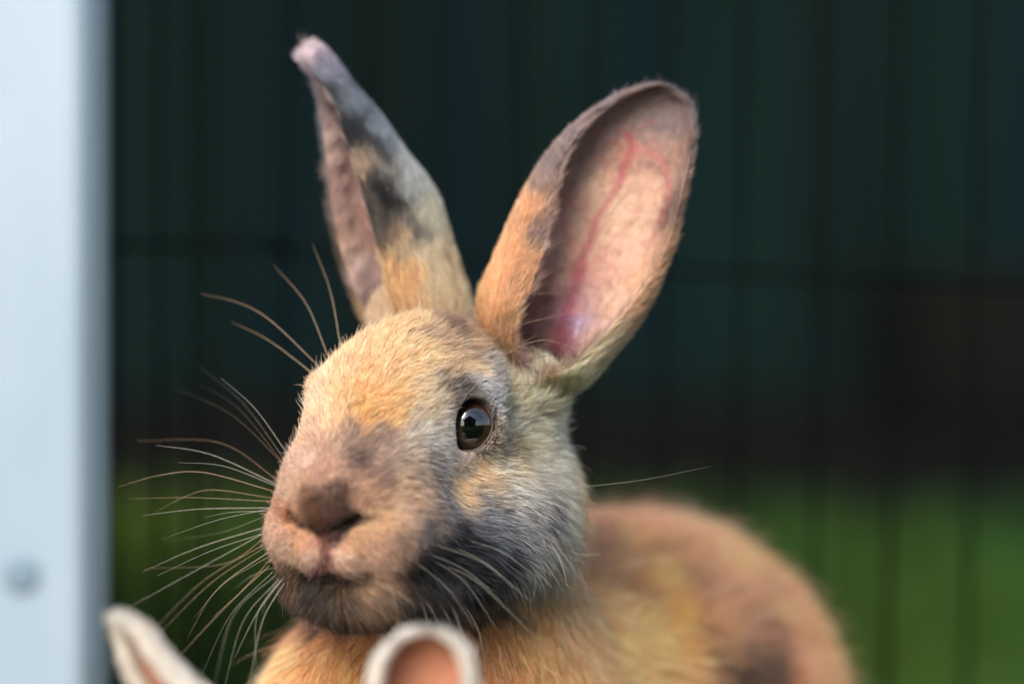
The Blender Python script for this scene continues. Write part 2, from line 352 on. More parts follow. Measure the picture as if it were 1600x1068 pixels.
F_IN = [(512,220,206,176,166),(530,300,190,154,146),(545,250,180,146,138),(548,380,212,174,156),(560,340,196,158,148),(572,440,222,192,182),(590,480,150,120,118),(540,430,220,186,162),(520,340,216,180,160),(580,400,186,148,136),(507,190,170,150,146)]

def faces_bvh(v, q): return BVHTree.FromPolygons([tuple(x) for x in v.tolist()], q.tolist(), all_triangles=False)
bodyB = faces_bvh(BV, BF)
nv, nq, ncap, nfin, nsf, nff, nC = earN
fv, fq, fcap, ffin, fsf, fff, fC = earF
c_body = swatch_fn(bodyB, BODY_SW)
c_no = swatch_fn(faces_bvh(nv, nq[~nfin]), N_OUT, 11, .9, tint=(1.02, .97, .98)); c_ni = swatch_fn(faces_bvh(nv, nq[nfin]), N_IN, 13, .6, 2.2, 1.8, tint=(.90, .92, 1.02))
c_fo = swatch_fn(faces_bvh(fv, fq[~ffin]), F_OUT, 17, 1.1, 3.2, .7); c_fi = swatch_fn(faces_bvh(fv, fq[ffin]), F_IN, 19, .6, tint=(.96, .97, 1.0))

def ear_vertex_colors(v, nA, nS, co, ci, veins=None):
    m = 2*nA-2; k = np.arange(nS*m) % m; isin = k >= nA
    col = np.empty((len(v), 3), np.float32); vv = v[:nS*m]
    col[:nS*m][~isin] = co(vv[~isin]); ip = vv[isin]; c = ci(ip)
    if veins:
        kk = .14*(CD+ip[:, 1])/CD; X = 800+ip[:, 0]/kk; Y = 534-ip[:, 2]/kk
        wv = Noise(5, 5)(ip)*2.2; X = X+wv[:, 0]; Y = Y+wv[:, 1]
        for pts, w, cl, st in veins:
            pts = spline(pts, 30); d = np.full(len(ip), 1e9); 
            for a, b in zip(pts[:-1], pts[1:]):
                ab = b-a; t = np.clip(((X-a[0])*ab[0]+(Y-a[1])*ab[1])/(ab@ab), 0, 1)
                d = np.minimum(d, np.hypot(X-a[0]-t*ab[0], Y-a[1]-t*ab[1]))
            a = (st*np.exp(-(d/w)**2))[:, None]; c = c*(1-a)+lin(cl)*a
    col[:nS*m][isin] = c; col[nS*m:] = col[nS*m-1]
    return col
VR = (160, 52, 80)
VEINS = [([(868,545),(880,500),(898,450),(912,400),(932,345),(957,300),(978,255),(989,225),(985,210)], 6.5, VR, .72), ([(868,545),(882,505),(898,460),(905,425)], 13, (176,76,104), .55),
 ([(985,235),(1010,234),(1035,250),(1045,280),(1042,310),(1034,345)], 4.5, (190,90,96), .5), ([(985,212),(1005,200),(1022,190)], 4, VR, .35), ([(985,210),(978,203),(965,203)], 3.5, VR, .35),
 ([(925,325),(905,300),(898,285)], 3.5, VR, .35), ([(930,350),(905,330),(880,325)], 3, VR, .3), ([(955,300),(945,270),(930,255)], 3, VR, .3), ([(960,300),(985,330),(1000,320)], 3, VR, .28), ([(905,425),(940,400),(960,375),(985,350),(995,325)], 4, VR, .35),
 ([(895,455),(925,440),(960,432)], 4, VR, .35), ([(915,395),(890,370),(880,340)], 3.5, VR, .3), ([(1034,345),(1020,370),(1005,380)], 4, VR, .35), ([(925,360),(950,345),(962,325)], 3, VR, .3), ([(1045,290),(1025,300),(1010,290)], 3, VR, .3)]
vr = np.random.default_rng(12); MAINV = spline(VEINS[0][0], 40)
def branch(p0, a, ln, w, st, dep):
    P = [np.array(p0, float)]
    for k in range(5):
        a += vr.normal()*.28; P.append(P[-1]+ln/5*np.array([math.cos(a), math.sin(a)]))
    VEINS.append(([tuple(x) for x in P], w, (188, 104, 100), st))
    if dep:
        for k in (2, 3, 4):
            if vr.random() < .75: branch(P[k], a+vr.choice([-1, 1])*vr.uniform(.5, 1.0), ln*.55, w*.8, st*.85, dep-1)
for k in range(12):
    i_ = vr.integers(8, 36); t_ = MAINV[i_+1]-MAINV[i_]; a_ = math.atan2(t_[1], t_[0])
    branch(MAINV[i_], a_+vr.choice([-1, 1])*vr.uniform(.6, 1.1), vr.uniform(45, 85), 2.4, .30, 2)
VEINS = [(p_, w_*(.75 if c_ == VR and i_ > 1 else 1), c_, s_*(.8 if i_ > 1 else 1)) for i_, (p_, w_, c_, s_) in enumerate(VEINS)]
ncol = ear_vertex_colors(nv, 96, 210, c_no, c_ni, VEINS); fcol = ear_vertex_colors(fv, 56, 110, c_fo, c_fi)
bcol = c_body(BV)
hv_ = toh(BV).astype(float)
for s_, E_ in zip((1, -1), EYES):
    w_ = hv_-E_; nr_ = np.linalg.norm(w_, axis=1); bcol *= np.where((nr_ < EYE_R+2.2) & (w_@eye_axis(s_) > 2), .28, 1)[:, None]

def tri_quads(q, cap): return np.vstack([q, cap])
def build_skin(name, pieces, mat, parent=None):
    V, Fq, C, o = [], [], [], 0
    for v, q, c in pieces:
        V.append(v); Fq.append(q+o); C.append(c); o += len(v)
    V = np.vstack(V); Fq = np.vstack(Fq); C = np.vstack(C)
    me = bpy.data.meshes.new(name)
    faces = [tuple(dict.fromkeys(f)) for f in Fq.tolist()]
    me.from_pydata(W(V).tolist(), [], faces); me.update()
    me.polygons.foreach_set('use_smooth', np.ones(len(me.polygons), dtype=bool))
    a = me.attributes.new('col', 'FLOAT_COLOR', 'POINT'); a.data.foreach_set('color', np.hstack([C, np.ones((len(C), 1))]).astype(np.float32).ravel())
    me.materials.append(mat)
    return link(bpy.data.objects.new(name, me), parent)

skin, nt, b = new_mat('skin')
at = nt.nodes.new('ShaderNodeAttribute'); at.attribute_name = 'col'
nt.links.new(at.outputs['Color'], b.inputs['Base Color'])
b.inputs['Roughness'].default_value = .6; b.inputs['Specular IOR Level'].default_value = .2
b.inputs['Subsurface Weight'].default_value = .35; b.inputs['Subsurface Radius'].default_value = (1, .35, .25); b.inputs['Subsurface Scale'].default_value = .0012

# ------------------------------------------------------------------ coats of hair curves
def hair_material(name, rough=.45):
    m = bpy.data.materials.new(name); m.use_nodes = True; nt = m.node_tree; b = nt.nodes['Principled BSDF']
    at = nt.nodes.new('ShaderNodeAttribute'); at.attribute_name = 'col'
    b.inputs['Roughness'].default_value = rough; b.inputs['Specular IOR Level'].default_value = .35
    t = nt.nodes.new('ShaderNodeBsdfTranslucent'); mx = nt.nodes.new('ShaderNodeMixShader'); mx.inputs[0].default_value = .32
    nt.links.new(at.outputs['Color'], b.inputs['Base Color']); nt.links.new(at.outputs['Color'], t.inputs['Color'])
    nt.links.new(b.outputs[0], mx.inputs[1]); nt.links.new(t.outputs[0], mx.inputs[2])
    nt.links.new(mx.outputs[0], nt.nodes['Material Output'].inputs[0])
    return m
def sample_faces(v, q, dens, seed):             # dens: hairs per square mm, one value per face
    g = np.random.default_rng(seed)
    T = np.vstack([q[:, [0, 1, 2]], q[:, [0, 2, 3]]]); dn = np.concatenate([dens, dens])
    a, b_, c = v[T[:, 0]], v[T[:, 1]], v[T[:, 2]]
    cr = np.cross(b_-a, c-a); ar = np.linalg.norm(cr, axis=1)/2; w = ar*dn
    n = g.poisson(w); idx = np.repeat(np.arange(len(T)), n)
    r1, r2 = np.sqrt(g.random(len(idx))), g.random(len(idx))
    p = (1-r1)[:, None]*a[idx]+(r1*(1-r2))[:, None]*b_[idx]+(r1*r2)[:, None]*c[idx]
    return p, nz(cr[idx]), idx % len(q), g
def smooth_normals(v, q):
    n = np.zeros_like(v); fn = np.cross(v[q[:, 2]]-v[q[:, 0]], v[q[:, 3]]-v[q[:, 1]])
    for k in range(4): np.add.at(n, q[:, k], fn)
    return nz(n)
def hairs(name, p, n, d, length, lift, colr, rad, mat, parent, g, K=5, clump=1.6, clump_amt=.35, curl=.18, tipc=1.08, rootc=.5, nseed=21, flow=.22):
    N = len(p)
    d = d+flow*Noise(nseed, 14)(p)+flow*.8*Noise(nseed+1, 4.0)(p)+g.normal(size=(N, 3))*.10
    t = nz(d-(d*n).sum(1, keepdims=True)*n)
    length = length*np.exp(g.normal(size=N)*.16)*np.where(g.random(N) < .04, 1.25, 1)
    lift = (lift*(1+.35*g.normal(size=N))).clip(.05, 1.3)
    u = np.linspace(0, 1, K)
    # starts steep, lies down towards the tip
    ang0 = lift+.35; ang1 = lift*.45
    pts = np.zeros((N, K, 3)); pts[:, 0] = p-n*.25
    rnd = g.normal(size=(N, 3)); side = nz(np.cross(n, t))
    bend = g.normal(size=N)*curl
    for k in range(1, K):
        a = ang0+(ang1-ang0)*u[k]
        st = np.cos(a)[:, None]*t+np.sin(a)[:, None]*n+(bend*u[k])[:, None]*side
        pts[:, k] = pts[:, k-1]+nz(st)*(length/(K-1))[:, None]
    if clump_amt:
        q = p+g.normal(size=p.shape)*clump*.22+Noise(nseed+5, clump*3)(p)*clump*.5
        key = np.floor(q/clump).astype(np.int64); key -= key.min(0); key = (key[:, 0]*4096+key[:, 1])*4096+key[:, 2]
        _, inv = np.unique(key, return_inverse=True); inv = inv.ravel(); cn = np.bincount(inv)
        amt = clump_amt*np.exp(g.normal(size=len(cn))*.4).clip(.3, 1.8)
        for k in range(1, K):
            mean = np.stack([np.bincount(inv, pts[:, k, c])/cn for c in range(3)], 1)
            pts[:, k] += (mean[inv]-pts[:, k])*(amt[inv]*u[k]**1.3).clip(0, .85)[:, None]
        br = np.exp(g.normal(size=len(cn))*.14)[inv]
    else: br = np.ones(N)
    hc = bpy.data.hair_curves.new(name); hc.add_curves([K]*N)
    hc.attributes['position'].data.foreach_set('vector', W(pts.reshape(-1, 3)).astype(np.float32).ravel())
    r = hc.attributes.get('radius') or hc.attributes.new('radius', 'FLOAT', 'POINT')
    prof = np.interp(u, [0, .5, 1], [1, .85, .15])
    rr = (rad*np.exp(g.normal(size=N)*.15))[:, None]*prof[None]
    r.data.foreach_set('value', (rr/1000).astype(np.float32).ravel())
    c = 1.06*(.92*colr+.08*colr.mean(1, keepdims=True))**.87*(np.exp(g.normal(size=N)*.24)*br)[:, None]
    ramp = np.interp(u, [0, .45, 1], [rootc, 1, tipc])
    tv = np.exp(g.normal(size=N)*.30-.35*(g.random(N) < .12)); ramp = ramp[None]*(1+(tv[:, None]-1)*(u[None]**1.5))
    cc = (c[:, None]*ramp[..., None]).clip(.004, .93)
    ca = hc.attributes.new('col', 'FLOAT_COLOR', 'POINT')
    ca.data.foreach_set('color', np.concatenate([cc, np.ones((N, K, 1))], 2).astype(np.float32).ravel())
    hc.materials.append(mat)
    o = bpy.data.objects.new(name, hc)
    return link(o, parent)
def S(a, b, x):
    t = np.clip((x-a)/(b-a), 0, 1); return t*t*(3-2*t)

MH = hair_material('coat')
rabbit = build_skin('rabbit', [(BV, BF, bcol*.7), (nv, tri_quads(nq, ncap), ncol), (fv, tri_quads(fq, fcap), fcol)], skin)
tag(rabbit, 'large tan and grey rabbit with upright ears, in sharp focus, facing left', 'rabbit')

def head_coat_fields(p, n):
    q = toh(p.astype(np.float32)).astype(float); F_, S_, U_ = q.T
    sg = np.sign(S_)*S(1, 6, np.abs(S_))
    hd = np.concatenate([head_sdf(q[i:i+50000].astype(np.float32)) for i in range(0, len(q), 50000)])
    up = S(-14, 4, U_); low = S(-22, -36, U_); back = S(4, -22, F_)
    f = np.stack([-np.ones(len(p)), .30*sg*(1-back), .25*up-(1-up)*.55-low*.8-.25*back*(1-up)], 1)
    muz = S(20, 30, F_)
    f = f*(1-muz[:, None])+muz[:, None]*np.stack([-.6+0*F_, .9*sg, -.9+1.4*S(-23, -13, U_)], 1)
    dh = f@HM.T.astype(float)
    body = np.stack([.45+0*F_, .85+0*F_, -.45+0*F_], 1)
    chest = np.stack([.10*np.sign(p[:, 0]+24), .10+0*F_, -1+0*F_], 1)
    wb = S(40, 85, p[:, 1]+.3*(p[:, 0]+20))[:, None]
    db = chest*(1-wb)+body*wb
    off = S(3, 11, hd)[:, None]
    d = dh*(1-off)+db*off
    L = np.interp(F_, [-20, 0, 8, 15, 22, 28, 33], [5.4, 4.6, 3.9, 3.4, 2.9, 2.1, 1.1])
    L = L+S(-12, -28, U_)*S(22, 5, F_)*3.0+S(-25, -29, U_)*S(16, 24, F_)*S(36, 31, F_)*.9
    L = np.where(U_ < -30, np.maximum(L, 4.2), L)
    ch = S(-31, -34, U_)*S(32, 24, F_); L = L*(1-ch)+ch*4.5
    L = L*(1-off[:, 0])+off[:, 0]*(8.5+3*wb[:, 0])
    for a_, b_, rr_ in (((0, 32, -15), (3, 28, -8), 10.5), ((-22, 40, -2), (-24, 39, 8), 12.5)):
        a_ = np.array(a_, float); ab = np.array(b_, float)-a_; t = np.clip(((p-a_)@ab)/(ab@ab), 0, 1)
        md = np.sqrt(((p-a_-t[:, None]*ab)**2).sum(1))
        wm = S(rr_+4.5, rr_+.5, md)*S(-17, -9, p[:, 2])
        d = d*(1-wm[:, None])+wm[:, None]*(np.array([.25, .15, 1.0]) if a_[0] > 0 else np.array([-.25, .15, 1.0]))
        L = L*(1-wm)+wm*np.minimum(L, 3.6)
    eye = np.full(len(p), 99.); opening = np.zeros(len(p), bool)
    for s, E in zip((1, -1), EYES):
        ax = eye_axis(s); w = q-E; al = w@ax; t1 = nz(np.array([-ax[1], ax[0], 0])); t2 = np.cross(ax, t1)
        rr = lid_r((w@t1)/LID[0], (w@t2)/LID[1], s)
        eye = np.where(al > 0, np.minimum(eye, (rr-1)*5), eye); opening |= (rr < 1.08) & (al > 0)
    L = L*np.interp(eye, [0, 1.0, 4, 9], [.12, .2, .62, 1])
    lift = np.interp(L, [1, 5, 9, 12], [.42, .34, .32, .34])
    lift = lift*np.interp(eye, [0, 5], [.5, 1])
    return d, L, lift, opening, q, off[:, 0], eye

BN = smooth_normals(BV, BF)
fc = BV[BF].mean(1); hq = toh(fc)
hdist = head_sdf(hq.astype(np.float32))
dens = np.where(hdist < 4, 12.0, np.where((fc[:, 2] > -85), 6.0, 2.6))
dens = np.where((hq[:, 0] > 12) & (hdist < 4), 17.0, dens)
dens = np.where(fc[:, 2] < -90, 1.4, dens)*FUR
dens = np.where((fc[:, 1] > 60) & (hdist > 4), np.minimum(dens, 3.0*FUR), dens)
p, n, fi, g = sample_faces(BV.astype(float), BF, dens, 31)
nn = nz(BN[BF[fi]].mean(1)); n = nz(n*.3+nn*.7)
d, L, lift, opening, q, offb, eyed = head_coat_fields(p, n)
dt = nz(d-(d*n).sum(1, keepdims=True)*n)
col = c_body(p+dt*(L*.55)[:, None]+g.normal(size=p.shape)*(np.interp(L, [1, 6, 12], [.28, .8, 1.8])*np.exp(g.normal(size=len(p))*.6))[:, None])
ok = ~opening & (eyed > .25)
# no hair inside the slit of the nostrils
ok &= ~((q[:, 0] > 29) & (np.abs(q[:, 1]) < 7) & (n@FW < .1) & (q[:, 2] > -24) & (q[:, 2] < -19))
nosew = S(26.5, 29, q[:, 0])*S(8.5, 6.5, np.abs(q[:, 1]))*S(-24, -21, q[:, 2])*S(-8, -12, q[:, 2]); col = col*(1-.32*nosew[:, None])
p, n, d, L, lift, col, offb = [a[ok] for a in (p, n, d, L, lift, col, offb)]
rad = np.interp(L, [1, 5, 9, 12], [.042, .050, .060, .09])
# a grey coat mixes pale and black guard hairs
grey = (1-(col.max(1)-col.min(1))/np.maximum(col.max(1), .01)*1.6).clip(0, 1)
mix = np.exp(g.normal(size=len(p))*.55*grey-.15*grey-.25*S(.12, .04, col.mean(1)))
col = (col*mix[:, None]*(1+.12*grey[:, None])).clip(0, .9)
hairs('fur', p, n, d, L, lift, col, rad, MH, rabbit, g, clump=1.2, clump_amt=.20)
# scattered longer guard hairs standing off the coat
sel = g.random(len(p)) < .035
hairs('guard_hairs', p[sel], n[sel], d[sel], L[sel]*1.45, lift[sel]*1.5, (col[sel]*.75+.12*col[sel].mean(1, keepdims=True)+.03), rad[sel]*.8, MH, rabbit, g, clump_amt=0, curl=.3)

def ear_hair(name, v, q, fin, sf, ff, C, cout, cin, seed, pushin=1.0):
    g0 = C[1:]-C[:-1]; sp = nz(np.vstack([g0, g0[-1:]]))
    nr = smooth_normals(v, np.vstack([q]))
    # outer
    dn = np.where(fin, 0, 13.0*FUR); p, n, fi, g = sample_faces(v, q, dn, seed)
    n = nz(nr[q[fi]].mean(1)); s = sf[fi]; f = ff[fi]
    sd = sp[(s*(len(sp)-1)).astype(int)]
    cen = C[(s*(len(C)-1)).astype(int)]
    n = n*np.sign(((p-cen)*n).sum(1)+1e-9)[:, None] if False else n
    rimw = S(.10, 0, np.minimum(f, 1-f))
    edge = nz(p-cen)
    d = sd+.25*edge*rimw[:, None]
    L = np.interp(s, [0, .25, .5, 1], [4.8, 3.8, 2.8, 1.9])*(1+.1*rimw); col = cout(p+g.normal(size=p.shape)*.45)
    hairs(name, p, n, d, L, np.full(len(p), .18)+.15*rimw, col, np.full(len(p), .038), MH, rabbit, g, K=4, clump=.9, clump_amt=.2, nseed=seed, flow=.18)
    # inner: fine short down, denser at the rims
    rim_face = S(.30, .02, np.minimum(ff, 1-ff)); tipn = S(.75, .97, sf); low = S(.42, .15, sf)
    dn = np.where(fin, (3.4+8*np.maximum(np.maximum(rim_face, tipn), low*.6))*FUR*pushin, 0)
    p, n, fi, g = sample_faces(v, q, dn, seed+1)
    n = nz(nr[q[fi]].mean(1)); s = sf[fi]; f = ff[fi]; sd = sp[(s*(len(sp)-1)).astype(int)]
    cen = C[(s*(len(C)-1)).astype(int)]; rimw = S(.25, 0, np.minimum(f, 1-f)); inward = nz(cen-p)
    d = sd*.8+inward*.5*rimw[:, None]
    L = 2.2+1.8*rimw+2.6*S(.45, .1, s)*(.4+rimw*.6)
    col = cin(p+g.normal(size=p.shape)*.6)*.95*np.exp(g.normal(size=len(p))*.12)[:, None]
    hairs('inner_'+name, p, n, d, L, np.full(len(p), .22), col, np.full(len(p), .030), MH, rabbit, g, K=4, clump=1.0, clump_amt=.12, nseed=seed+3, rootc=.95, tipc=1.0, flow=.22)
ear_hair('ear_fur', nv, nq, nfin, nsf, nff, nC, c_no, c_ni, 51)
ear_hair('ear_fur', fv, fq, ffin, fsf, fff, fC, c_fo, c_fi, 61)

# ------------------------------------------------------------------ eyes
eyem, nt, b = new_mat('eye'); Lk = nt.links.new
tc = nt.nodes.new('ShaderNodeTexCoord'); mp = nt.nodes.new('ShaderNodeMapping'); mp.inputs['Scale'].default_value = (1/.0074, .84/.0074, 0)
ln = nt.nodes.new('ShaderNodeVectorMath'); ln.operation = 'LENGTH'
rp = nt.nodes.new('ShaderNodeValToRGB'); e = rp.color_ramp.elements
e[0].position = .34; e[0].color = (.0015, .0015, .002, 1); e[1].position = .39; e[1].color = (.034, .017, .009, 1)
x = e.new(.58); x.color = (.030, .015, .008, 1); x = e.new(.70); x.color = (.012, .007, .005, 1)
Lk(tc.outputs['Object'], mp.inputs[0]); Lk(mp.outputs[0], ln.inputs[0]); Lk(ln.outputs['Value'], rp.inputs[0]); Lk(rp.outputs[0], b.inputs['Base Color'])
b.inputs['Roughness'].default_value = .25; b.inputs['Coat Weight'].default_value = 1; b.inputs['Coat Roughness'].default_value = .015; b.inputs['Coat IOR'].default_value = 1.95; b.inputs['Specular IOR Level'].default_value = 0
lidm, nt, b = new_mat('eyelid'); b.inputs['Base Color'].default_value = (.035, .020, .016, 1); b.inputs['Roughness'].default_value = .5
for s, E in zip((1, -1), EYES):
    ax = eye_axis(s); axw = Vector(HM.astype(float)@ax)
    nu, nvv = 64, 40; v = []; f = []
    for i in range(nvv+1):
        th = math.pi*i/nvv
        for j in range(nu):
            a = 2*math.pi*j/nu; v.append((EYE_R/1000*math.sin(th)*math.cos(a), EYE_R/1000*math.sin(th)*math.sin(a), EYE_R/1000*math.cos(th)))
    for i in range(nvv):
        for j in range(nu): f.append((i*nu+j, (i+1)*nu+j, (i+1)*nu+(j+1) % nu, i*nu+(j+1) % nu))
    o = mesh_obj('eye', v, f, eyem, rabbit)
    q_ = axw.to_track_quat('Z', 'Y'); o.rotation_mode = 'QUATERNION'; o.rotation_quaternion = q_
    o.location = W(fromh(E))
    t1 = nz(np.array([-ax[1], ax[0], 0])); t2 = np.cross(ax, t1); P = []
    for k in range(49):
        a_ = 2*math.pi*k/48; kk = 1/float(lid_r(math.cos(a_), math.sin(a_), s)); A, Bv = LID[0]*kk*math.cos(a_), LID[1]*kk*math.sin(a_)
        P.append(fromh(E+t1*A+t2*Bv+ax*(math.sqrt(EYE_R**2-A*A-Bv*Bv)+.12)))
    v, f = tube(np.array(P[:-1]+[P[0]]), .42, 8, cap=False)
    mesh_obj('eyelid', W(v), f, lidm, rabbit)

# ------------------------------------------------------------------ whiskers
def ray_Y(px, py, default):
    o = Vector((0, -CD, 0)); d = (Vector(D(px, py, 0))-o).normalized(); h = bodyB.ray_cast(o, d)
    return h[0][1] if h[0] is not None else default
wm_l, nt, b = new_mat('whisker_pale'); b.inputs['Base Color'].default_value = (.40, .37, .30, 1); b.inputs['Roughness'].default_value = .35
wm_d, nt, b = new_mat('whisker_dark'); b.inputs['Base Color'].default_value = (.03, .025, .022, 1); b.inputs['Roughness'].default_value = .35
wm_t, nt, b = new_mat('whisker_tan'); b.inputs['Base Color'].default_value = (.42, .28, .17, 1); b.inputs['Roughness'].default_value = .35
LEFT_W = [[(446,728),(365,650),(277,607)],[(446,728),(375,640),(312,600)],[(450,725),(380,630),(312,573)],[(455,718),(400,640),(345,590)],[(438,753),(345,692),(215,688)],[(436,758),(330,710),(243,695)],[(434,760),(350,728),(278,722)],
 [(431,768),(320,738),(250,742),(185,760)],[(426,778),(335,765),(290,775),(238,802)],[(424,783),(300,777),(200,779)],[(421,793),(310,795),(222,805)],[(424,794),(340,812),(252,842)],[(416,798),(360,800),(320,808)],[(414,823),(310,855),(222,893)],
 [(411,833),(330,860),(243,900)],[(411,833),(280,905),(165,968)],[(416,848),(320,905),(243,980)],[(416,853),(330,910),(248,990)],[(418,863),(350,910),(303,965)],[(421,868),(340,920),(292,997)],[(421,883),(350,950),(275,1030)],[(426,886),(392,900),(368,918)],
 [(426,893),(360,960),(312,1060)],[(431,898),(365,960),(333,1075)],[(436,903),(380,970),(350,1075)],[(438,908),(400,960),(366,1028)],[(446,908),(410,970),(388,1075)],[(441,903),(402,960),(400,1050)],[(446,903),(420,925),(410,960)],
 [(428,800),(350,830),(255,845)],[(416,838),(350,880),(228,888)],[(424,872),(370,930),(330,965)]]
BROW_W = [[(500,592),(422,533),(362,503)],[(500,574),(422,500),(370,472),(313,459)],[(514,560),(478,474),(427,414)],[(533,546),(516,455),(489,383)]]
NEAR_W = [([(673,872),(727,910),(785,996)],0),([(651,920),(676,955),(692,993)],0),([(657,916),(695,955),(730,1034)],0),([(683,897),(708,951),(727,1005),(729,1050)],0),([(667,846),(753,878),(804,920)],0),([(695,904),(743,974),(759,1037)],0),([(660,860),(740,900),(850,1010)],0),
 ([(690,880),(740,905),(800,960)],0),([(640,900),(665,960),(672,1010)],0),([(600,900),(618,940),(622,985)],0),([(640,870),(700,920),(745,985)],0),([(715,840),(780,860),(845,905)],0),
 ([(722,640),(735,612),(800,575),(870,553),(925,562)],1),([(728,628),(790,602),(870,603)],1),([(720,630),(775,565),(835,533),(880,538),(930,562)],2),([(758,540),(800,490),(870,410)],2),([(740,560),(800,512),(925,482)],2),
 ([(780,800),(840,770),(1000,750),(1110,728)],0),([(700,850),(760,880),(830,940)],0)]
wi = 0
def whisker(pts, ys, mat, r0):
    global wi; wi += 1
    P = [D(x, y, Y) for (x, y), Y in zip(pts, ys)]
    P = spline(P, 22); r = r0*np.interp(np.linspace(0, 1, 22), [0, .5, 1], [1, .7, .22])
    v, f = tube(P, r, 6); return mesh_obj('whisker', W(v), f, mat, rabbit)
for w in LEFT_W:
    y0 = -6+random.uniform(-3, 3); yt = random.uniform(-34, 14); m = len(w)
    whisker(w, [y0+(yt-y0)*(k/(m-1))**1.2 for k in range(m)], random.choice([wm_l, wm_l, wm_t]), random.uniform(.038, .068))
for w in BROW_W:
    m = len(w); whisker(w, [18+10*k/(m-1) for k in range(m)], wm_t, .072)
for w, c in NEAR_W:
    y0 = ray_Y(*w[0], 0); ys = [y0]+[min(ray_Y(*w[k], 30), y0+10)-3.5*min(k, 2)-2 for k in range(1, len(w))]
    for k in range(1, len(ys)): ys[k] = min(ys[k], ys[k-1]+6)
    if w[-1][0] > 1000: ys = [y0, y0-4, y0-2, y0]
    whisker(w, ys, (wm_l, wm_d, wm_t)[c], (.048, .06, .045)[c] if w[-1][0] < 1000 else .04)

# ------------------------------------------------------------------ the small white rabbit in front
def front_sdf(p):
    m = p
    d = ell(p, (-26, -84, -126), (17, 21, 18))
    d = smin(d, ell(p, (-33, -99, -133), (11.5, 13, 11)), 7)
    d = smin(d, ell(p, (-39, -94, -134), (7, 8, 7)), 4); d = smin(d, ell(p, (-27, -99, -134), (7, 8, 7)), 4)
    d = smin(d, cone(p, (-14, -78, -140), (58, -74, -160), 24, 33), 12)
    d = smin(d, ell(p, (64, -74, -163), (35, 32, 34)), 8)
    d = smin(d, cone(p, (-20, -86, -150), (-26, -98, -193), 9, 7), 6); d = smin(d, cone(p, (-6, -70, -150), (-14, -70, -193), 9, 7), 6)
    d = smin(d, cone(p, (60, -96, -190), (32, -102, -193), 8, 7), 5); d = smin(d, cone(p, (60, -54, -190), (32, -50, -193), 8, 7), 5)
    d = smin(d, ell(p, (102, -74, -166), (10, 10, 10)), 4)
    return d
V2, F2 = surface_net(front_sdf, np.arange(-62, 124, 2.2), np.arange(-124, -32, 2.2), np.arange(-206, -96, 2.2))
f_near = ear([(612, 1440, 690, 1440, -75, 7, -80, 260), (598, 1360, 716, 1360, -75, 7, -60, 240), (582, 1250, 746, 1250, -75, 7.5, -40, 222), (570, 1130, 748, 1130, -75, 7.5, -34, 214), (580, 1055, 741, 1055, -75, 7, -30, 210), (598, 1018, 727, 1018, -75, 5.5, -26, 206), (622, 996, 706, 998, -75, 3.5, -20, 200), (650, 987, 680, 988, -75, 1.2, -10, 190)], 60, 40, 1.6, 1.2)
f_far = ear([(520, 1410, 600, 1380, -72, 7, -80, 200), (430, 1330, 540, 1270, -72, 7.5, -70, 185), (310, 1215, 425, 1160, -72, 7, -66, 180), (238, 1125, 336, 1090, -72, 6, -64, 178), (200, 1062, 280, 1040, -72, 5, -64, 178), (180, 1005, 238, 990, -72, 3.5, -70, 178), (172, 978, 206, 964, -72, 2, -80, 178), (178, 966, 190, 961, -72, .8, -90, 178)], 60, 40, 1.6, 1.2)
WHITE = lin((228, 217, 202)); TANIN = lin((176, 120, 94))
def simple_ear_col(E, nA, nS):
    v = E[0]; m = 2*nA-2; k = np.arange(nS*m) % m; fr = np.where(k < nA, k, 2*nA-2-k)/(nA-1); s = np.arange(nS*m)//m/(nS-1)
    inn = (k >= nA)*S(.08, .20, np.minimum(fr, 1-fr))*S(.93, .82, s)
    c = WHITE*(1-inn[:, None])+TANIN*inn[:, None]
    return np.vstack([c, c[-1:]])
rab2 = build_skin('rabbit', [(V2, F2, np.tile(WHITE*.8, (len(V2), 1))), (f_near[0], tri_quads(f_near[1], f_near[2]), simple_ear_col(f_near, 40, 60)), (f_far[0], tri_quads(f_far[1], f_far[2]), simple_ear_col(f_far, 40, 60))], skin)
tag(rab2, 'white rabbit in front, only its pale blurred ear tips with tan insides showing', 'rabbit')
p, n, fi, g = sample_faces(V2.astype(float), F2, np.full(len(F2), 1.3*FUR), 71)
ke = np.minimum(np.linalg.norm(p-np.array([-41.5, -96, -121]), axis=1), np.linalg.norm(p-np.array([-11.5, -96, -121]), axis=1)) > 5; p, n, fi = p[ke], n[ke], fi[ke]
dd = np.tile(np.array([.9, .1, -.35]), (len(p), 1)); hr = ((p-np.array([-40, -112, -130]))**2).sum(1)**.5
hairs('fur', p, n, dd, np.interp(hr, [5, 30, 60], [1.5, 4.5, 9]), np.full(len(p), .3), np.tile(WHITE, (len(p), 1)), np.full(len(p), .08), MH, rab2, g, K=4)
for E, sd_ in ((f_near, 81), (f_far, 91)):
    v, q, cap, fin, sf, ff, C = E
    nr = smooth_normals(v, q); rimf = np.minimum(ff, 1-ff)
    p, n, fi, g = sample_faces(v, q, np.where(fin, np.where(rimf < .18, 8, np.where(sf > .85, 7, 1.2)), 6.0)*FUR, sd_)
    n = nz(nr[q[fi]].mean(1)); sp = nz(np.vstack([C[1:]-C[:-1], C[-1:]-C[-2:-1]]))[(sf[fi]*(len(C)-1)).astype(int)]
    inl = fin[fi] & (rimf[fi] > .15) & (sf[fi] < .87)
    hairs('ear_fur', p, n, sp, np.where(inl, 1.6, 3.0), np.full(len(p), .35), np.where(inl[:, None], TANIN*1.15, WHITE), np.full(len(p), .05), MH, rab2, g, K=4, nseed=sd_)
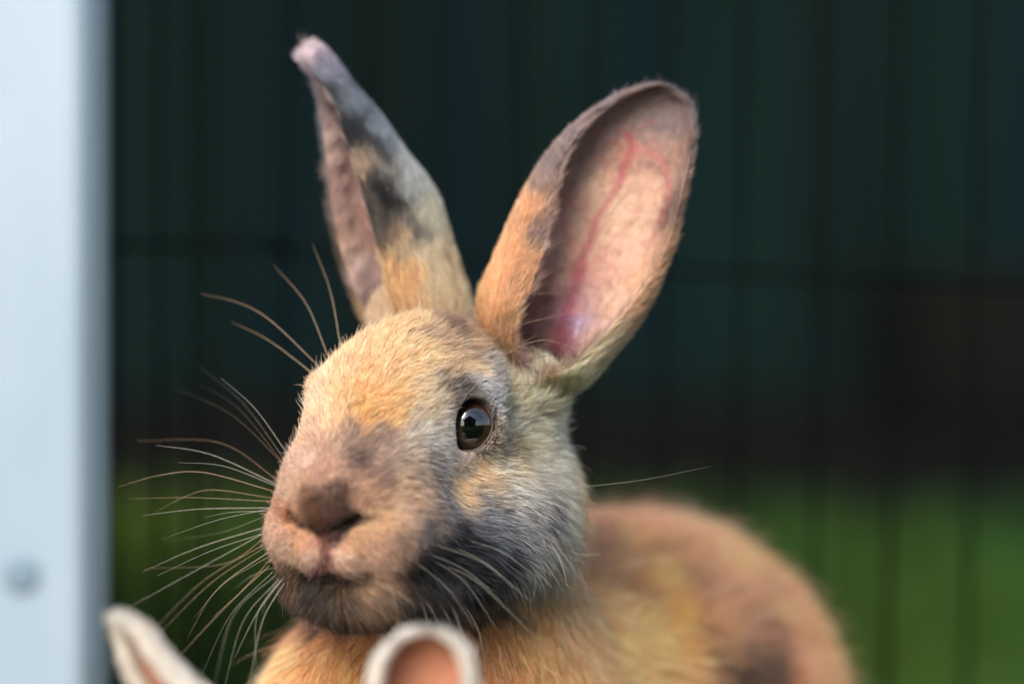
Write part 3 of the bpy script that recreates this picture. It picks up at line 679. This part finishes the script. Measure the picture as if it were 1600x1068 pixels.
for ex, ey in ((-41.5, -96), (-11.5, -96)):
    v, f = [], []
    for i in range(13):
        for j in range(20):
            a, th = 2*math.pi*j/20, math.pi*i/12
            v.append((.0042*math.sin(th)*math.cos(a), .0042*math.sin(th)*math.sin(a), .0042*math.cos(th)))
    f = [(i*20+j, (i+1)*20+j, (i+1)*20+(j+1) % 20, i*20+(j+1) % 20) for i in range(12) for j in range(20)]
    o = mesh_obj('eye', v, f, eyem, rab2); o.location = W((ex, ey, -121)); o.rotation_euler = (R(90), 0, R(70 if ex > -30 else -70))

# ------------------------------------------------------------------ lawn, soil, wall
lawn = noise_mat('lawn', (.010, .020, .005), (.02, .035, .008), 6, .9, spec=.05)
soil = noise_mat('soil', (.003, .0028, .0022), (.006, .0055, .004), 5, .95, .5, spec=.03)
v = [(-60, -40, 0), (60, -40, 0), (60, .9, 0), (2.2, .9, 0), (-2.2, 2.3, 0), (-60, 2.3, 0)]
lawn_o = tag(mesh_obj('ground', v, [(0, 1, 2, 3, 4, 5)], lawn, smooth=False), kind='structure')
v = [(-60, 2.3, 0), (-2.2, 2.3, 0), (2.2, .9, 0), (60, .9, 0), (60, 90, 0), (-60, 90, 0)]
tag(mesh_obj('flower_bed_soil', v, [(0, 1, 2, 3, 4, 5)], soil, smooth=False), kind='structure')
g = np.random.default_rng(5)
NB = 110000
rr = g.random(NB); y = -.55+4.85*rr**.8; x = g.uniform(-1, 1, NB)*(.55+.28*(y+.6))
keep = (g.random(NB) < (((2.5-.36*x-y)/1.8).clip(0, 1))**1.6) & ~((x < -.10) & (y > .14) & (y < .30))
x, y = x[keep], y[keep]; NB = len(x)
h = g.uniform(.018, .045, NB)*np.where(y > .9, 1.25, 1); w_ = g.uniform(.0009, .0018, NB)*np.interp(y, [0, 4], [1, 2.6]); a = g.uniform(0, 6.28, NB); la = g.uniform(0, 6.28, NB); le = h*g.uniform(.1, .7, NB)
dx, dy = np.cos(a)*w_, np.sin(a)*w_; lx, ly = np.cos(la)*le, np.sin(la)*le
Z0 = np.zeros(NB)
V = np.stack([np.stack([x-dx, y-dy, Z0], 1), np.stack([x+dx, y+dy, Z0], 1), np.stack([x+dx*.7+lx*.4, y+dy*.7+ly*.4, h*.6], 1), np.stack([x-dx*.7+lx*.4, y-dy*.7+ly*.4, h*.6], 1), np.stack([x+lx, y+ly, h], 1)], 1).reshape(-1, 3)
base = np.arange(NB)[:, None]*5
Fg = np.concatenate([base+np.array([[0, 1, 2]]), base+np.array([[0, 2, 3]]), base+np.array([[3, 2, 4]])], 0)
gm, nt, b = new_mat('grass_blade'); b.inputs['Roughness'].default_value = .7; b.inputs['Specular IOR Level'].default_value = .10
tc = nt.nodes.new('ShaderNodeTexCoord'); n1 = nt.nodes.new('ShaderNodeTexNoise'); n1.inputs['Scale'].default_value = 2.2; n1.inputs['Detail'].default_value = 3
rp = nt.nodes.new('ShaderNodeValToRGB'); rp.color_ramp.elements[0].position = .38; rp.color_ramp.elements[1].position = .62
rp.color_ramp.elements[0].color = (.060, .090, .010, 1); rp.color_ramp.elements[1].color = (.030, .104, .020, 1)
sx_ = nt.nodes.new('ShaderNodeSeparateXYZ'); ad = nt.nodes.new('ShaderNodeMath'); ad.operation = 'MULTIPLY_ADD'; ad.inputs[1].default_value = .22
nt.links.new(tc.outputs['Object'], n1.inputs['Vector']); nt.links.new(tc.outputs['Object'], sx_.inputs[0]); nt.links.new(sx_.outputs['X'], ad.inputs[0]); nt.links.new(n1.outputs[0], ad.inputs[2])
nt.links.new(ad.outputs[0], rp.inputs[0]); nt.links.new(rp.outputs[0], b.inputs['Base Color'])
tag(mesh_obj('grass', V, Fg, gm, smooth=False), 'short green lawn grass behind and under the rabbits', 'grass', kind='stuff')

teal = [noise_mat('dark_board_%s' % w, c, tuple(k*1.5 for k in c), 2, .95, stretch=(1, 1, .2), spec=.015) for w, c in (('green', (.0030, .0084, .0074)), ('blue', (.0028, .0070, .0086)), ('grey', (.0032, .0068, .0064)))]
WALLY = 7.4
wall = empty('board_wall', (0, WALLY, 0)); tag(wall, 'dark green board wall standing out of focus at the back of the garden', 'wall')
random.seed(3); xx = -4.6
while xx < 5.4:
    wd = random.uniform(.17, .21); box_obj('plank', (xx, xx+wd-.008, -.012+random.uniform(0, .006), .012, .12, 3.4), random.choice(teal), wall, .004); xx += wd
box_obj('backing_board', (-4.6, 5.4, .0625, .08, .115, 3.4), teal[2], wall)
box_obj('plinth', (-4.6, 5.5, -.03, .10, 0, .1145), teal[2], wall, .01)
box_obj('rail', (-4.6, 5.5, .015, .06, .5, .6), teal[2], wall, .004); box_obj('rail', (-4.6, 5.5, .015, .06, 2.9, 3.0), teal[2], wall, .004)
brown = noise_mat('dark_timber', (.0032, .003, .0026), (.0065, .0056, .0046), 4, .8, stretch=(.3, 1, 1), spec=.06)
crate = empty('compost_box', (1.62, 5.1, 0)); tag(crate, 'dark brown slatted timber box standing on the soil at the right edge', 'box')
for sx in (-.68, .68):
    for sy in (-.35, .35): box_obj('post', (sx-.035, sx+.035, sy-.035, sy+.035, 0, .36), brown, crate, .004)
for k in range(4):
    z = .03+k*.083
    for sy in (-.40, .39): box_obj('slat', (-.74, .74, sy, sy+.022, z, z+.07), brown, crate, .003)
    for sx in (-.74, .715): box_obj('slat', (sx, sx+.022, -.375, .375, z, z+.07), brown, crate, .003)

# ------------------------------------------------------------------ wire pen behind the rabbit
wire = noise_mat('coated_wire', (.0008, .0012, .0012), (.002, .003, .003), 60, .7, spec=.03)
def pen(label, xs, PY, zs, tilt, x0, x1, r=.0009):
    o = empty('wire_fence', (0, PY/1000, 0)); tag(o, label, 'fence', 'wire pen panels behind the rabbit')
    k = .14*(CD+PY)/CD/1000
    for px in xs:
        X = (px-800)*k; dz = .62
        P = [(X-tilt*(z-GZ)*-1, 0, z) for z in np.linspace(.0, dz, 5)]
        v, f = tube(P, r, 8); mesh_obj('upright_wire', v, f, wire, o)
    for (pa, pb) in zs:
        P = [((px-800)*k, .0022, GZ+(534-py)*k) for px, py in ((x0, pa), (x1, pb))]
        v, f = tube(P, r*1.15, 8); mesh_obj('cross_wire', v, f, wire, o)
    return o
pen('dark wire pen panel behind the ears, its long cross wire sloping down to the right', [445, 567, 685, 801, 918, 1035, 1155, 1278, 1396, 1522, 1640, 1760, 1880], 236, [(392, 462), (-330, -262), (1090, 1160)], .022, 420, 1900)
pen('narrow dark wire pen panel beside the white door frame, its wires set close together', [180, 250, 296, 326], 232, [(383, 380), (-340, -340), (1080, 1085)], .0, 150, 445)
# two low and one short second cross wire
# ------------------------------------------------------------------ white post at the left
white = noise_mat('white_paint', (.19, .27, .345), (.38, .47, .54), 7, .35, stretch=(1, 1, .5), spec=.5)
zinc = noise_mat('grey_blue_metal', (.12, .19, .24), (.19, .27, .31), 12, .35, stretch=(1, 1, .2), spec=.5)
bead = noise_mat('pale_bead', (.28, .40, .46), (.36, .48, .52), 12, .3, spec=.5)
post = empty('door_frame', (-.25, .2, 0)); tag(post, 'white painted door frame with grey edge strip filling the left side', 'door frame')
box_obj('panel', (-.75, .1255, -.02, -.006, 0, 2.1), white, post, .005)
box_obj('back_panel', (-.75, .110, -.0058, .02, 0, 2.1), white, post, .002)
box_obj('edge_strip', (.1235, .1290, -.0112, -.0058, 0, 2.1), zinc, post, .002)
box_obj('bead', (.1258, .1272, -.0128, -.0112, 0, 2.1), bead, post, .0006)
v, f = tube([(.106, -.0200, .132), (.106, -.0206, .132), (.106, -.0209, .132)], [.0055, .0055, .0045], 24); mesh_obj('screw_cap', v, f, noise_mat('cap_paint', (.15, .22, .28), (.18, .25, .31), 20, .6, spec=.2), post)

# ------------------------------------------------------------------ garden house behind the camera (it shows in the eye)
hw = noise_mat('house_boards', (.02, .018, .016), (.04, .034, .028), 3, .7); hr_ = noise_mat('roof_felt', (.012, .012, .014), (.02, .02, .022), 5, .9)
glass, nt, b = new_mat('glass'); b.inputs['Base Color'].default_value = (.05, .07, .09, 1); b.inputs['Roughness'].default_value = .05
house = empty('garden_house', (1.7, -5.6, 0)); house.rotation_euler = (0, 0, R(14)); tag(house, 'dark gabled garden house standing behind the camera', 'house')
v = [(-2.2, 0, 0), (2.2, 0, 0), (2.2, 0, 2.2), (0, 0, 3.9), (-2.2, 0, 2.2)]; v += [(x_, -4.5, z_) for x_, _, z_ in v]
mesh_obj('wall', v, [(0, 1, 2, 3, 4), (9, 8, 7, 6, 5), (0, 5, 6, 1), (1, 6, 7, 2), (0, 4, 9, 5)], hw, house, smooth=False)
for s in (-1, 1):
    v = [(s*2.5, .35, 1.99), (0, .35, 3.92), (0, -4.85, 3.92), (s*2.5, -4.85, 1.99)]; v += [(a_, b_, c_+.10) for a_, b_, c_ in v]
    mesh_obj('roof', v, [(0, 1, 2, 3), (7, 6, 5, 4), (0, 4, 5, 1), (1, 5, 6, 2), (2, 6, 7, 3), (3, 7, 4, 0)], hr_, house, smooth=False)
box_obj('door', (-.45, .45, .002, .04, 0, 2.0), brown, house, .005)
for wx in (-1.6, 1.6):
    wnd = box_obj('window', (wx-.5, wx+.5, .003, .05, 1.0, 1.9), white, house, .004)
    box_obj('pane', (wx-.44, wx+.44, .051, .056, 1.06, 1.84), glass, wnd)
